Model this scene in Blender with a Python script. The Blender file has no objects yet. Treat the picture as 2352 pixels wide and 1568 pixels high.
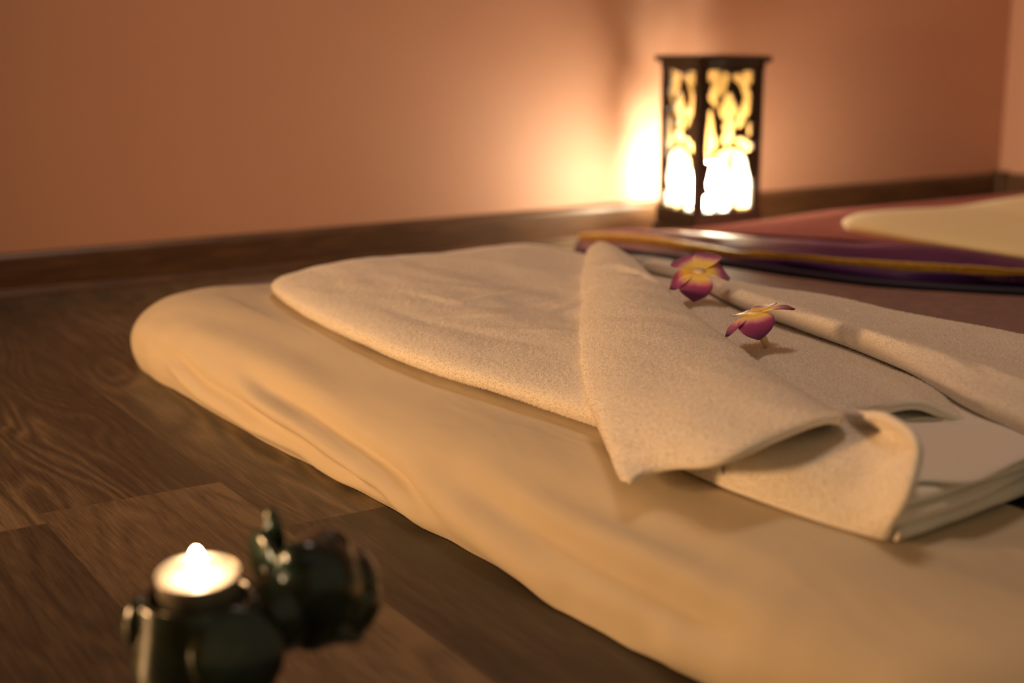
import bpy, bmesh, math, random
import numpy as np
from mathutils import Vector, noise, Matrix
random.seed(7)
#LIGHTS0
CANDLE_W, BULB_W, SIDE_W, CEIL_W, WORLD_S = 80, 330, 33., 10.5, .20
FLAME_C, BULB_C, SIDE_C, CEIL_C, WORLD_C = (1., .70, .40, 1), (1., .90, .62, 1), (1., .55, .235), (1., .76, .58), (1., .84, .50, 1)
SIDE_P = (-.42, 1.10, .19)
#LIGHTS1
SC = bpy.context.scene
COL = SC.collection

# ------------------------------------------------------------------ helpers
def link(o, parent=None):
    COL.objects.link(o)
    if parent: o.parent = parent
    return o

def meshobj(name, verts, faces, mat, parent=None, smooth=True):
    me = bpy.data.meshes.new(name)
    me.from_pydata([tuple(v) for v in verts], [], faces)
    me.update()
    if smooth: me.polygons.foreach_set('use_smooth', [True]*len(me.polygons))
    for m in (mat if isinstance(mat, (list, tuple)) else [mat]): me.materials.append(m)
    return link(bpy.data.objects.new(name, me), parent)

def bmobj(name, bm, mat, parent=None, smooth=True, sharp=None):
    me = bpy.data.meshes.new(name)
    bm.normal_update(); bm.to_mesh(me); bm.free()
    if smooth: me.polygons.foreach_set('use_smooth', [True]*len(me.polygons))
    for m in (mat if isinstance(mat, (list, tuple)) else [mat]): me.materials.append(m)
    return link(bpy.data.objects.new(name, me), parent)

def tag(o, label=None, cat=None, group=None, kind=None):
    if label: o['label'] = label
    if cat: o['category'] = cat
    if group: o['group'] = group
    if kind: o['kind'] = kind
    return o

def empty(name, loc, rz=0.):
    o = bpy.data.objects.new(name, None); o.empty_display_size = .02
    o.location = loc; o.rotation_euler = (0, 0, rz)
    return link(o)

def cr(p, t):                                   # Catmull-Rom through a list of tuples, t in 0..len-1
    n = len(p); i = min(int(t), n-2); f = t-i
    P1, P2 = Vector(p[i]), Vector(p[i+1])
    P0 = Vector(p[i-1]) if i > 0 else P1*2-P2
    P3 = Vector(p[i+2]) if i+2 < n else P2*2-P1
    return .5*((2*P1)+(P2-P0)*f+(2*P0-5*P1+4*P2-P3)*f*f+(3*P1-P0-3*P2+P3)*f**3)

def resample(p, n):
    return [cr(p, (len(p)-1)*i/(n-1)) for i in range(n)]

def bezier_like(p, n, k=8):                     # even spacing along the spline
    d = resample(p, (len(p)-1)*k+1); s = [0]
    for u, v in zip(d, d[1:]): s.append(s[-1]+(v-u).length)
    out = []; j = 0
    for i in range(n):
        t = s[-1]*i/(n-1)
        while j < len(s)-2 and s[j+1] < t: j += 1
        f = (t-s[j])/max(1e-9, s[j+1]-s[j]); out.append(d[j].lerp(d[j+1], min(1, f)))
    return out

def patch_grid(net, nu, nv):
    rows = [bezier_like(r, nv) for r in net]
    cols = [bezier_like([rows[i][j] for i in range(len(rows))], nu) for j in range(nv)]
    return [[cols[j][i] for j in range(nv)] for i in range(nu)]

def grid_normals(g):
    nu, nv = len(g), len(g[0]); N = []
    for i in range(nu):
        r = []
        for j in range(nv):
            a = g[min(i+1, nu-1)][j]-g[max(i-1, 0)][j]
            b = g[i][min(j+1, nv-1)]-g[i][max(j-1, 0)]
            n = a.cross(b)
            r.append(n.normalized() if n.length > 1e-12 else Vector((0, 0, 1)))
        N.append(r)
    return N

def seg_dist(p, poly):
    best = 9; tb = 0; n = len(poly)-1
    for k in range(n):
        a, b = poly[k], poly[k+1]; d = b-a
        t = max(0, min(1, (p-a).dot(d)/max(1e-12, d.length_squared)))
        q = (p-a-d*t).length
        if q < best: best = q; tb = (k+t)/n
    return best, tb

def crease(g, items, nz=None):
    """push grid points along their normals: items = (polyline, amplitude, width)"""
    N = grid_normals(g)
    s = 1 if sum(n.z for r in N for n in r) > 0 else -1
    items = [([Vector(p) for p in poly], a, w) for poly, a, w in items]
    out = []
    for r, nr in zip(g, N):
        o = []
        for p, n in zip(r, nr):
            d = 0
            for poly, a, w in items:
                q, t = seg_dist(p, poly)
                if q < 3*w:
                    fade = min(1, 4*min(t, 1-t)+.15)
                    d += a*fade*math.exp(-(q/w)**2)
            if nz:
                for sc, am in nz: d += am*noise.noise(Vector((p.x*sc, p.y*sc*.45, p.z*sc)))
            o.append(p+n*(s*d))
        out.append(o)
    return out

def grid_mesh(g, closed_v=False, flip=False):
    nu, nv = len(g), len(g[0])
    verts = [p for r in g for p in r]; faces = []
    for i in range(nu-1):
        for j in range(nv if closed_v else nv-1):
            j2 = (j+1) % nv
            f = (i*nv+j, i*nv+j2, (i+1)*nv+j2, (i+1)*nv+j)
            faces.append(f[::-1] if flip else f)
    return verts, faces

def cloth(name, g, mat, parent, thick=.004, zmin=-9.):
    """a grid as a mesh; with a thickness it becomes a closed pad with a rounded rim"""
    N = grid_normals(g)
    sg = 1 if sum(n.z for r in N for n in r) > 0 else -1
    nu, nv = len(g), len(g[0])
    v, f = grid_mesh(g, flip=sg > 0)
    if thick:
        rim = [(0, j) for j in range(nv)]+[(i, nv-1) for i in range(1, nu)]+[(nu-1, j) for j in range(nv-2, -1, -1)]+[(i, 0) for i in range(nu-2, 0, -1)]
        k = len(v)
        for i in range(nu):
            for j in range(nv):
                q = g[i][j]-N[i][j]*(sg*thick); q.z = max(q.z, zmin); v.append(q)
        f += [tuple(x+k for x in reversed(t)) for t in f]
        mid = len(v)
        for i, j in rim:                                  # the rim bulges out like a hem
            ii, jj = min(max(i, 1), nu-2), min(max(j, 1), nv-2)
            o = (g[i][j]-g[ii][jj]); o = o.normalized()*(thick*.42) if o.length > 1e-9 else o
            q = g[i][j]-N[i][j]*(sg*thick*.5)+o; q.z = max(q.z, zmin); v.append(q)
        m = len(rim)
        for a in range(m):
            b = (a+1) % m; p0 = rim[a][0]*nv+rim[a][1]; p1 = rim[b][0]*nv+rim[b][1]
            q0 = (p0, mid+a, mid+b, p1); q1 = (mid+a, p0+k, p1+k, mid+b)
            f += [q0[::-1], q1[::-1]] if sg > 0 else [q0, q1]
    return meshobj(name, v, f, mat, parent)

PILE = []; PILE_D = 850000
def pile(g, density, ymin=.47, ymax=1.30):
    """terry loops as tiny blades standing on a grid"""
    G = np.array([[tuple(p) for p in r] for r in g]); N = np.array([[tuple(n) for n in r] for r in grid_normals(g)])
    if N[..., 2].sum() < 0: N = -N
    a, b, c = G[:-1, :-1], G[:-1, 1:], G[1:, :-1]; d = G[1:, 1:]
    area = np.linalg.norm(np.cross(b-a, c-a), axis=-1).ravel()
    rs = np.random.RandomState(len(PILE)+5)
    n = rs.poisson(area*density); idx = np.repeat(np.arange(area.size), n)
    u, v = rs.rand(idx.size, 1), rs.rand(idx.size, 1)
    fl = lambda q: q.reshape(-1, 3)[idx]
    P = fl(a)*(1-u)*(1-v)+fl(b)*(1-u)*v+fl(c)*u*(1-v)+fl(d)*u*v
    nn = fl(N[:-1, :-1])*(1-u)*(1-v)+fl(N[:-1, 1:])*(1-u)*v+fl(N[1:, :-1])*u*(1-v)+fl(N[1:, 1:])*u*v
    k = (P[:, 1] > ymin) & (P[:, 1] < ymax) & (P[:, 2] > .0785); P, nn = P[k], nn[k]
    r = rs.normal(size=P.shape); t = np.cross(nn, r); t /= np.linalg.norm(t, axis=1, keepdims=True)+1e-9
    up = nn+.55*rs.normal(size=P.shape); up /= np.linalg.norm(up, axis=1, keepdims=True)
    h = .0007+.0005*rs.rand(len(P), 1); w = .00028
    PILE.append((P-t*w-nn*.0002, P+t*w-nn*.0002, P+up*h+t*w*.5, P+up*h-t*w*.5))
def build_pile(parent, off):
    q = [np.concatenate([x[k] for x in PILE]) for k in range(4)]; n = len(q[0])
    co = np.stack(q, 1).reshape(-1, 3)-np.array(off)
    me = bpy.data.meshes.new('terry_pile'); me.vertices.add(4*n); me.vertices.foreach_set('co', co.ravel().astype(np.float32))
    me.loops.add(4*n); me.loops.foreach_set('vertex_index', np.arange(4*n, dtype=np.int32))
    me.polygons.add(n); me.polygons.foreach_set('loop_start', np.arange(0, 4*n, 4, dtype=np.int32)); me.polygons.foreach_set('loop_total', np.full(n, 4, np.int32))
    me.update(calc_edges=True); me.materials.append(M['pile'])
    o = link(bpy.data.objects.new('terry_pile', me), parent); o['kind'] = 'stuff'; return o

def tube_mesh(path, rad, n=10, cap=True):
    P = [Vector(p) for p in path]; V = []; F = []
    up = Vector((0, 0, 1))
    for i, p in enumerate(P):
        d = (P[min(i+1, len(P)-1)]-P[max(i-1, 0)]).normalized()
        x = d.cross(up)
        if x.length < 1e-4: x = Vector((1, 0, 0))
        x.normalize(); y = x.cross(d)
        r = rad[i] if isinstance(rad, (list, tuple)) else rad
        for k in range(n):
            t = 2*math.pi*k/n
            V.append(p+x*(r*math.cos(t))+y*(r*math.sin(t)))
    for i in range(len(P)-1):
        for k in range(n):
            k2 = (k+1) % n
            F.append((i*n+k, (i+1)*n+k, (i+1)*n+k2, i*n+k2))
    if cap:
        F.append(tuple(range(n))); F.append(tuple(range((len(P)-1)*n, len(P)*n))[::-1])
    return V, F

def lathe_mesh(prof, n=48, c=(0, 0)):
    V = []; F = []
    for r, z in prof:
        for k in range(n):
            t = 2*math.pi*k/n; V.append(Vector((c[0]+r*math.cos(t), c[1]+r*math.sin(t), z)))
    for i in range(len(prof)-1):
        for k in range(n):
            k2 = (k+1) % n; F.append((i*n+k, i*n+k2, (i+1)*n+k2, (i+1)*n+k))
    F.append(tuple(range(n))[::-1]); F.append(tuple(range((len(prof)-1)*n, len(prof)*n)))
    return V, F

def box_bm(bm, x0, y0, z0, x1, y1, z1, bev=0., seg=2):
    r = bmesh.ops.create_cube(bm, size=1.)
    vs = r['verts']
    for v in vs:
        v.co = Vector((x0 if v.co.x < 0 else x1, y0 if v.co.y < 0 else y1, z0 if v.co.z < 0 else z1))
    if bev > 0:
        es = list({e for v in vs for e in v.link_edges})
        bmesh.ops.bevel(bm, geom=es, offset=bev, segments=seg, affect='EDGES', profile=.6)

# ------------------------------------------------------------------ materials
def s2l(c): return tuple((x/12.92 if x <= .04045 else ((x+.055)/1.055)**2.4) for x in [v/255 for v in c])+(1,)

class Nodes:
    def __init__(s, name):
        s.m = bpy.data.materials.new(name); s.m.use_nodes = True
        s.t = s.m.node_tree; s.b = s.t.nodes['Principled BSDF']; s.out = s.t.nodes['Material Output']
    def n(s, ty, **kw):
        nd = s.t.nodes.new(ty)
        for k, v in kw.items():
            if k in nd.inputs: nd.inputs[k].default_value = v
            else: setattr(nd, k, v)
        return nd
    def l(s, a, b): s.t.links.new(a, b)
    def set(s, **kw):
        for k, v in kw.items(): s.b.inputs[k.replace('_', ' ')].default_value = v
        return s
    def coord(s, scale=(1, 1, 1), rot=(0, 0, 0)):
        tc = s.n('ShaderNodeTexCoord'); mp = s.n('ShaderNodeMapping')
        mp.inputs['Scale'].default_value = scale; mp.inputs['Rotation'].default_value = rot
        s.l(tc.outputs['Object'], mp.inputs['Vector']); return mp.outputs['Vector']
    def noise(s, vec, scale, detail=3, rough=.55, dist=0):
        nd = s.n('ShaderNodeTexNoise'); nd.inputs['Scale'].default_value = scale; nd.inputs['Detail'].default_value = detail
        nd.inputs['Roughness'].default_value = rough; nd.inputs['Distortion'].default_value = dist
        s.l(vec, nd.inputs['Vector']); return nd.outputs['Fac']
    def math(s, op, a, b=None):
        nd = s.n('ShaderNodeMath', operation=op)
        for i, v in enumerate((a, b)):
            if v is None: continue
            if isinstance(v, (int, float)): nd.inputs[i].default_value = v
            else: s.l(v, nd.inputs[i])
        return nd.outputs[0]
    def ramp(s, fac, stops):
        nd = s.n('ShaderNodeValToRGB'); e = nd.color_ramp.elements
        while len(e) < len(stops): e.new(.5)
        for q, (p, c) in zip(e, stops): q.position = p; q.color = c
        s.l(fac, nd.inputs['Fac']); return nd.outputs['Color']
    def mix(s, fac, a, b, mode='MIX'):
        nd = s.n('ShaderNodeMix', data_type='RGBA', blend_type=mode)
        for k, v in ((0, fac), (6, a), (7, b)):
            if isinstance(v, (int, float)): nd.inputs[k].default_value = v
            elif isinstance(v, tuple): nd.inputs[k].default_value = v
            else: s.l(v, nd.inputs[k])
        return nd.outputs[2]
    def bump(s, h, strength=.5, dist=.001):
        nd = s.n('ShaderNodeBump'); nd.inputs['Strength'].default_value = strength; nd.inputs['Distance'].default_value = dist
        s.l(h, nd.inputs['Height']); s.l(nd.outputs['Normal'], s.b.inputs['Normal'])
    def base(s, c): s.l(c, s.b.inputs['Base Color'])

def plain(name, rgb, rough=.5, **kw):
    N = Nodes(name); N.set(Base_Color=s2l(rgb), Roughness=rough, **kw)
    return N.m

def mat_wall():
    N = Nodes('wall_paint'); v = N.coord()
    N.base(N.mix(N.noise(v, 3, 4), s2l((199, 147, 122)), s2l((205, 154, 128))))
    N.set(Roughness=.62); N.bump(N.noise(v, 260, 3), .12, .0006); return N.m

def mat_floor():
    N = Nodes('laminate'); v = N.coord()
    at = N.n('ShaderNodeAttribute', attribute_name='tint')
    sep = N.n('ShaderNodeSeparateColor'); N.l(at.outputs['Color'], sep.inputs['Color'])
    off = N.n('ShaderNodeCombineXYZ'); N.l(sep.outputs['Green'], off.inputs['Z'])
    add = N.n('ShaderNodeVectorMath', operation='MULTIPLY_ADD'); N.l(off.outputs[0], add.inputs[0]); add.inputs[1].default_value = (1, 1, 37); N.l(v, add.inputs[2])
    def mp(sx, sy):
        m = N.n('ShaderNodeMapping'); m.inputs['Scale'].default_value = (sx, sy, 1); N.l(add.outputs[0], m.inputs['Vector']); return m.outputs[0]
    big = N.noise(mp(15, 3.2), 1, 1.5, .4, .25)
    fr = N.math('FRACT', N.math('MULTIPLY', big, 13))
    tri = N.math('ABSOLUTE', N.math('SUBTRACT', fr, .5))
    fine = N.noise(mp(900, 34), 1, 3, .65)
    fib = N.noise(mp(210, 7), 1, 3, .6)
    patchy = N.noise(mp(6, 1.3), 1, 2)
    amt = N.math('MULTIPLY', N.math('MAXIMUM', N.math('SUBTRACT', patchy, .40), 0.), 2.2)
    g = N.math('ADD', N.math('MULTIPLY', N.math('MULTIPLY', tri, amt), 1.7), N.math('ADD', N.math('MULTIPLY', fine, .8), N.math('MULTIPLY', fib, .5)))
    g = N.math('ADD', g, N.math('MULTIPLY', N.math('SUBTRACT', sep.outputs['Red'], .5), .8))
    N.base(N.ramp(g, [(.34, s2l((46, 38, 29))), (.66, s2l((77, 65, 49))), (1.0, s2l((118, 100, 76)))]))
    N.set(Roughness=.42); N.b.inputs['Specular IOR Level'].default_value = .42
    N.bump(fine, .12, .0006); return N.m

def mat_skirting():
    N = Nodes('skirting_wood'); v = N.coord((3, 3, 60))
    n = N.noise(v, 4, 4, .6, .6)
    N.base(N.ramp(n, [(.3, s2l((62, 40, 27))), (.55, s2l((92, 63, 42))), (.8, s2l((128, 90, 58)))]))
    N.set(Roughness=.38); return N.m

def mat_terry():
    N = Nodes('terry_towelling'); v = N.coord()
    N.base(N.mix(N.noise(v, 420, 3, .6), s2l((240, 232, 218)), s2l((254, 249, 240))))
    N.set(Roughness=.95); N.b.inputs['Specular IOR Level'].default_value = .1
    N.b.inputs['Sheen Weight'].default_value = .35; N.b.inputs['Sheen Roughness'].default_value = .5
    vo = N.n('ShaderNodeTexVoronoi'); vo.inputs['Scale'].default_value = 700; N.l(v, vo.inputs['Vector'])
    h = N.math('ADD', N.math('MULTIPLY', N.math('SUBTRACT', 1., vo.outputs['Distance']), .5), N.math('ADD', N.math('MULTIPLY', N.noise(v, 900, 2, .6), .8), N.math('MULTIPLY', N.noise(v, 240, 3, .6), .5)))
    N.bump(h, .25, .0010); return N.m

def mat_pile():
    N = Nodes('terry_loops'); v = N.coord()
    N.base(N.mix(N.noise(v, 300, 2), s2l((248, 241, 229)), s2l((255, 252, 246)))); N.set(Roughness=1.); N.b.inputs['Specular IOR Level'].default_value = .0
    tr = N.n('ShaderNodeBsdfTranslucent'); tr.inputs['Color'].default_value = s2l((252, 246, 236)); mx = N.n('ShaderNodeMixShader'); mx.inputs[0].default_value = .4
    N.l(N.b.outputs[0], mx.inputs[1]); N.l(tr.outputs[0], mx.inputs[2]); N.l(mx.outputs[0], N.out.inputs['Surface']); return N.m

def mat_sheet(name, c0, c1):
    N = Nodes(name); v = N.coord()
    N.base(N.mix(N.noise(v, 12, 3), s2l(c0), s2l(c1)))
    N.set(Roughness=.82); N.b.inputs['Specular IOR Level'].default_value = .2; N.b.inputs['Sheen Weight'].default_value = .15
    w1 = N.n('ShaderNodeTexWave', wave_type='BANDS', bands_direction='X'); w1.inputs['Scale'].default_value = 700; N.l(v, w1.inputs['Vector'])
    w2 = N.n('ShaderNodeTexWave', wave_type='BANDS', bands_direction='Y'); w2.inputs['Scale'].default_value = 700; N.l(v, w2.inputs['Vector'])
    soft = N.noise(N.coord((9, 3, 9)), 2.2, 3, .5, .3)
    N.bump(N.math('ADD', N.math('MULTIPLY', N.math('ADD', w1.outputs['Fac'], w2.outputs['Fac']), .03), N.math('MULTIPLY', soft, 6)), .35, .0016); return N.m

def mat_woven():
    N = Nodes('woven_cover'); v = N.coord()
    ch = N.n('ShaderNodeTexChecker'); ch.inputs['Scale'].default_value = 170; N.l(N.coord((1, 2.2, 1)), ch.inputs['Vector'])
    n1 = N.noise(v, 60, 4, .7)
    c = N.mix(n1, s2l((96, 74, 74)), s2l((172, 140, 128)))
    c = N.mix(N.math('MULTIPLY', ch.outputs['Fac'], .35), c, s2l((44, 26, 34)))
    N.base(c); N.set(Roughness=.72); N.bump(N.math('ADD', ch.outputs['Fac'], n1), .4, .0012); return N.m

def mat_quilt():
    N = Nodes('mauve_cover'); v = N.coord()
    N.base(N.mix(N.noise(v, 70, 4, .7), s2l((146, 90, 88)), s2l((190, 126, 114)))); N.set(Roughness=.95); N.b.inputs['Specular IOR Level'].default_value = .0
    N.bump(N.noise(v, 90, 3), .4, .0015); return N.m

def mat_satin():
    N = Nodes('purple_satin'); v = N.coord()
    N.base(N.mix(N.noise(v, 25, 3), s2l((44, 22, 80)), s2l((64, 30, 98))))
    N.set(Roughness=.5); N.b.inputs['Sheen Weight'].default_value = .2; N.b.inputs['Sheen Roughness'].default_value = .35
    N.b.inputs['Sheen Tint'].default_value = s2l((235, 130, 150)); N.b.inputs['Specular IOR Level'].default_value = .4; N.b.inputs['Specular Tint'].default_value = s2l((255, 190, 190))
    N.bump(N.noise(N.coord((6, 2, 6)), 9, 3), .4, .003); return N.m

def mat_braid():
    N = Nodes('gold_braid'); v = N.coord()
    n = N.noise(v, 130, 3, .7)
    N.base(N.mix(n, s2l((150, 112, 26)), s2l((240, 196, 70)))); N.set(Roughness=.45, Metallic=.25)
    N.bump(n, .6, .002); return N.m

def mat_glaze():
    N = Nodes('dark_green_glaze'); v = N.coord()
    N.base(N.ramp(N.noise(v, 38, 3, .6), [(.36, s2l((10, 24, 28))), (.55, s2l((32, 52, 34))), (.72, s2l((84, 84, 40)))]))
    N.set(Roughness=.22); N.b.inputs['Coat Weight'].default_value = .35; N.b.inputs['Coat Roughness'].default_value = .06; return N.m

def mat_petal():
    N = Nodes('petal'); at = N.n('ShaderNodeAttribute', attribute_name='reach')
    v = N.coord((1, 1, 1))
    f = N.math('ADD', at.outputs['Fac'], N.math('MULTIPLY', N.math('SUBTRACT', N.noise(v, 160, 2), .5), .12))
    N.base(N.ramp(f, [(.05, s2l((236, 190, 36))), (.40, s2l((246, 210, 84))), (.53, s2l((220, 156, 158))), (.66, s2l((158, 60, 132))), (.95, s2l((92, 28, 92)))]))
    N.set(Roughness=.5); N.b.inputs['Sheen Weight'].default_value = .2
    N.b.inputs['Subsurface Weight'].default_value = .25; N.b.inputs['Subsurface Radius'].default_value = (.004, .002, .002); N.b.inputs['Subsurface Scale'].default_value = .5
    return N.m

def mat_paper():
    N = Nodes('lining_paper')
    tr = N.n('ShaderNodeBsdfTranslucent'); tr.inputs['Color'].default_value = s2l((214, 168, 92))
    df = N.n('ShaderNodeBsdfDiffuse'); df.inputs['Color'].default_value = s2l((214, 172, 104))
    m1 = N.n('ShaderNodeMixShader'); m1.inputs[0].default_value = .5; N.l(tr.outputs[0], m1.inputs[1]); N.l(df.outputs[0], m1.inputs[2])
    tp = N.n('ShaderNodeBsdfTransparent'); mx = N.n('ShaderNodeMixShader'); mx.inputs[0].default_value = .60
    N.l(m1.outputs[0], mx.inputs[1]); N.l(tp.outputs[0], mx.inputs[2]); N.l(mx.outputs[0], N.out.inputs['Surface']); return N.m

def emit(name, rgb, strength):
    N = Nodes(name); N.b.inputs['Base Color'].default_value = (0, 0, 0, 1)
    N.b.inputs['Emission Color'].default_value = rgb if len(rgb) == 4 else s2l(rgb); N.b.inputs['Emission Strength'].default_value = strength
    return N.m

def mat_wax():
    N = Nodes('wax'); N.set(Base_Color=s2l((228, 216, 198)), Roughness=.4)
    N.b.inputs['Subsurface Weight'].default_value = .8; N.b.inputs['Subsurface Radius'].default_value = (.012, .007, .004); N.b.inputs['Subsurface Scale'].default_value = 1.
    return N.m

M = dict(wall=mat_wall(), floor=mat_floor(), skirt=mat_skirting(), terry=mat_terry(), pile=mat_pile(),
         sheet=mat_sheet('ivory_sheet', (206, 190, 164), (212, 198, 172)), sheet2=mat_sheet('cream_sheet', (250, 234, 180), (254, 241, 192)),
         woven=mat_woven(), quilt=mat_quilt(), satin=mat_satin(), braid=mat_braid(), glaze=mat_glaze(), petal=mat_petal(), paper=mat_paper(), wax=mat_wax(),
         navy=plain('navy_binding', (22, 20, 44), .6), darkwood=plain('dark_wood', (40, 25, 16), .5),
         alu=plain('aluminium', (205, 196, 180), .35, Metallic=.85), stalk=plain('flower_stalk', (240, 214, 170), .6),
         wick=plain('wick_black', (30, 22, 18), .9), ivory=plain('tusk_glaze', (120, 100, 60), .2),
         flame=emit('flame_glow', FLAME_C, CANDLE_W), bulb=emit('bulb_glow', BULB_C, BULB_W), ceiling=plain('ceiling_paint', (225, 214, 200), .8))

# ------------------------------------------------------------------ measured outlines (metres; x along the lantern wall, y into the room's depth)
FLAP = [[[0.8454,1.1986,0.102],[0.8567,1.2078,0.109],[0.8738,1.2161,0.113],[0.8733,1.195,0.113],[0.862,1.1613,0.112],[0.8577,1.1399,0.109],[0.8747,1.1616,0.1]],[[0.7555,1.0763,0.101],[0.7547,1.0732,0.109],[0.7659,1.0645,0.115],[0.7751,1.0465,0.118],[0.7624,0.9934,0.119],[0.7446,0.9353,0.117],[0.7726,0.9715,0.103]],[[0.6757,0.9635,0.1],[0.664,0.945,0.11],[0.6737,0.9358,0.116],[0.6869,0.9208,0.12],[0.6942,0.8839,0.121],[0.6989,0.8448,0.118],[0.7249,0.8781,0.104]],[[0.597,0.8512,0.098],[0.5814,0.8268,0.108],[0.5906,0.8116,0.115],[0.6095,0.7902,0.12],[0.6291,0.7605,0.122],[0.647,0.7338,0.119],[0.6728,0.7647,0.105]],[[0.5542,0.7845,0.09],[0.534,0.7524,0.102],[0.5383,0.7246,0.111],[0.5612,0.6992,0.118],[0.5898,0.6731,0.122],[0.6092,0.6487,0.12],[0.634,0.6765,0.106]],[[0.5273,0.7326,0.083],[0.5074,0.7002,0.095],[0.5123,0.6712,0.104],[0.5287,0.6333,0.117],[0.562,0.6097,0.124],[0.5831,0.5863,0.121],[0.6079,0.6124,0.107]],[[0.5086,0.6945,0.078],[0.4914,0.6665,0.088],[0.4971,0.6382,0.096],[0.5082,0.5928,0.112],[0.5392,0.57,0.123],[0.5697,0.5595,0.124],[0.5926,0.5825,0.112]],[[0.4874,0.6546,0.0765],[0.4789,0.638,0.082],[0.4924,0.6235,0.09],[0.4993,0.5782,0.106],[0.5295,0.5594,0.121],[0.5619,0.5505,0.126],[0.5804,0.567,0.117]],[[0.4803,0.6415,0.0765],[0.4766,0.6315,0.081],[0.4913,0.6181,0.089],[0.4961,0.5745,0.105],[0.5284,0.5581,0.119],[0.5613,0.5498,0.125],[0.576,0.5613,0.118]]]
CUFF = [[[0.5274,0.6996,0.0765],[0.5237,0.6419,0.0765],[0.5235,0.5863,0.0765],[0.5273,0.5371,0.0765],[0.5335,0.5028,0.0765],[0.5372,0.4883,0.0765]],[[0.5267,0.6852,0.086],[0.5242,0.6326,0.086],[0.5231,0.576,0.087],[0.5308,0.5331,0.0865],[0.5352,0.5022,0.0875],[0.5305,0.4791,0.093]],[[0.537,0.681,0.094],[0.5309,0.625,0.095],[0.5283,0.5692,0.099],[0.5392,0.5327,0.1],[0.5446,0.5062,0.102],[0.5318,0.4723,0.111]],[[0.5702,0.7007,0.096],[0.5596,0.6369,0.099],[0.552,0.5828,0.105],[0.5536,0.5412,0.109],[0.5574,0.514,0.113],[0.5432,0.4786,0.123]],[[0.6139,0.7267,0.096],[0.6049,0.6639,0.098],[0.5976,0.6128,0.104],[0.5853,0.568,0.11],[0.5791,0.5362,0.117],[0.5487,0.4877,0.13]],[[0.656,0.7486,0.095],[0.646,0.6882,0.097],[0.6271,0.632,0.103],[0.6011,0.5855,0.11],[0.5824,0.5489,0.12],[0.5575,0.5098,0.131]],[[0.6878,0.7565,0.094],[0.6709,0.6978,0.096],[0.6397,0.6371,0.102],[0.604,0.5885,0.111],[0.5839,0.5587,0.12],[0.5667,0.5317,0.128]]]
CENTRE = [[[0.8341,1.0835,0.1],[0.8226,1.035,0.105],[0.8291,1.0173,0.105],[0.8376,0.9929,0.101]],[[0.7323,0.8858,0.1],[0.7279,0.8536,0.108],[0.7483,0.8509,0.108],[0.7856,0.8507,0.101]],[[0.6821,0.7791,0.1],[0.6844,0.7535,0.109],[0.7199,0.76,0.109],[0.7703,0.7704,0.102]],[[0.6475,0.6943,0.1],[0.6671,0.682,0.11],[0.7047,0.6831,0.111],[0.7426,0.6782,0.104]],[[0.6254,0.63,0.1],[0.6429,0.6162,0.112],[0.6738,0.6127,0.115],[0.7161,0.6194,0.106]],[[0.6322,0.6012,0.101],[0.634,0.5859,0.114],[0.6516,0.5712,0.117],[0.6753,0.557,0.104]]]
CENTRE2 = [[[0.6577,0.6963,0.092],[0.6864,0.6927,0.095],[0.7228,0.6915,0.095],[0.7557,0.6774,0.092]],[[0.6398,0.6365,0.092],[0.6595,0.6256,0.096],[0.6836,0.6186,0.097],[0.7148,0.6098,0.093]],[[0.6079,0.5725,0.1046],[0.6335,0.576,0.1052],[0.6571,0.5701,0.1058],[0.6652,0.5452,0.1046]]]
RIGHT = [[[0.8467,1.1099,0.101],[0.8383,1.0947,0.107],[0.8325,1.0803,0.113],[0.8392,1.0836,0.1128],[0.862,1.0921,0.11],[0.8739,1.0781,0.104],[0.8839,1.0821,0.0775]],[[0.8319,1.011,0.102],[0.8208,0.9978,0.11],[0.8249,0.9949,0.1165],[0.8316,0.9968,0.116],[0.8455,0.9904,0.112],[0.8593,0.9825,0.107],[0.8693,0.9865,0.0775]],[[0.7907,0.8941,0.104],[0.7776,0.8796,0.113],[0.7854,0.8823,0.1195],[0.7922,0.8835,0.119],[0.8231,0.8766,0.114],[0.8664,0.8849,0.109],[0.8764,0.8889,0.0775]],[[0.7641,0.7822,0.106],[0.7588,0.7753,0.114],[0.7611,0.7697,0.1215],[0.7665,0.7692,0.121],[0.802,0.7616,0.115],[0.8769,0.7953,0.109],[0.8869,0.7993,0.0775]],[[0.7447,0.7028,0.107],[0.7438,0.6984,0.115],[0.7469,0.6903,0.1225],[0.7515,0.6884,0.122],[0.7913,0.6833,0.116],[0.8781,0.7166,0.11],[0.8881,0.7206,0.0775]],[[0.7251,0.6434,0.108],[0.7245,0.6372,0.116],[0.7398,0.634,0.1225],[0.7447,0.6319,0.122],[0.7812,0.6284,0.116],[0.8794,0.6577,0.11],[0.8894,0.6617,0.0775]],[[0.6942,0.5724,0.107],[0.6941,0.566,0.116],[0.7296,0.58,0.1225],[0.7345,0.5779,0.122],[0.7676,0.5718,0.116],[0.8773,0.5979,0.11],[0.8873,0.6019,0.0775]],[[0.6795,0.5172,0.105],[0.6847,0.516,0.114],[0.7194,0.5263,0.1205],[0.7246,0.524,0.12],[0.7542,0.5203,0.115],[0.8649,0.5431,0.11],[0.8749,0.5471,0.0775]],[[0.6627,0.4695,0.103],[0.6691,0.4694,0.11],[0.7029,0.4812,0.1165],[0.7075,0.4793,0.116],[0.7448,0.481,0.112],[0.8605,0.5035,0.108],[0.8705,0.5075,0.0775]]]
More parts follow.
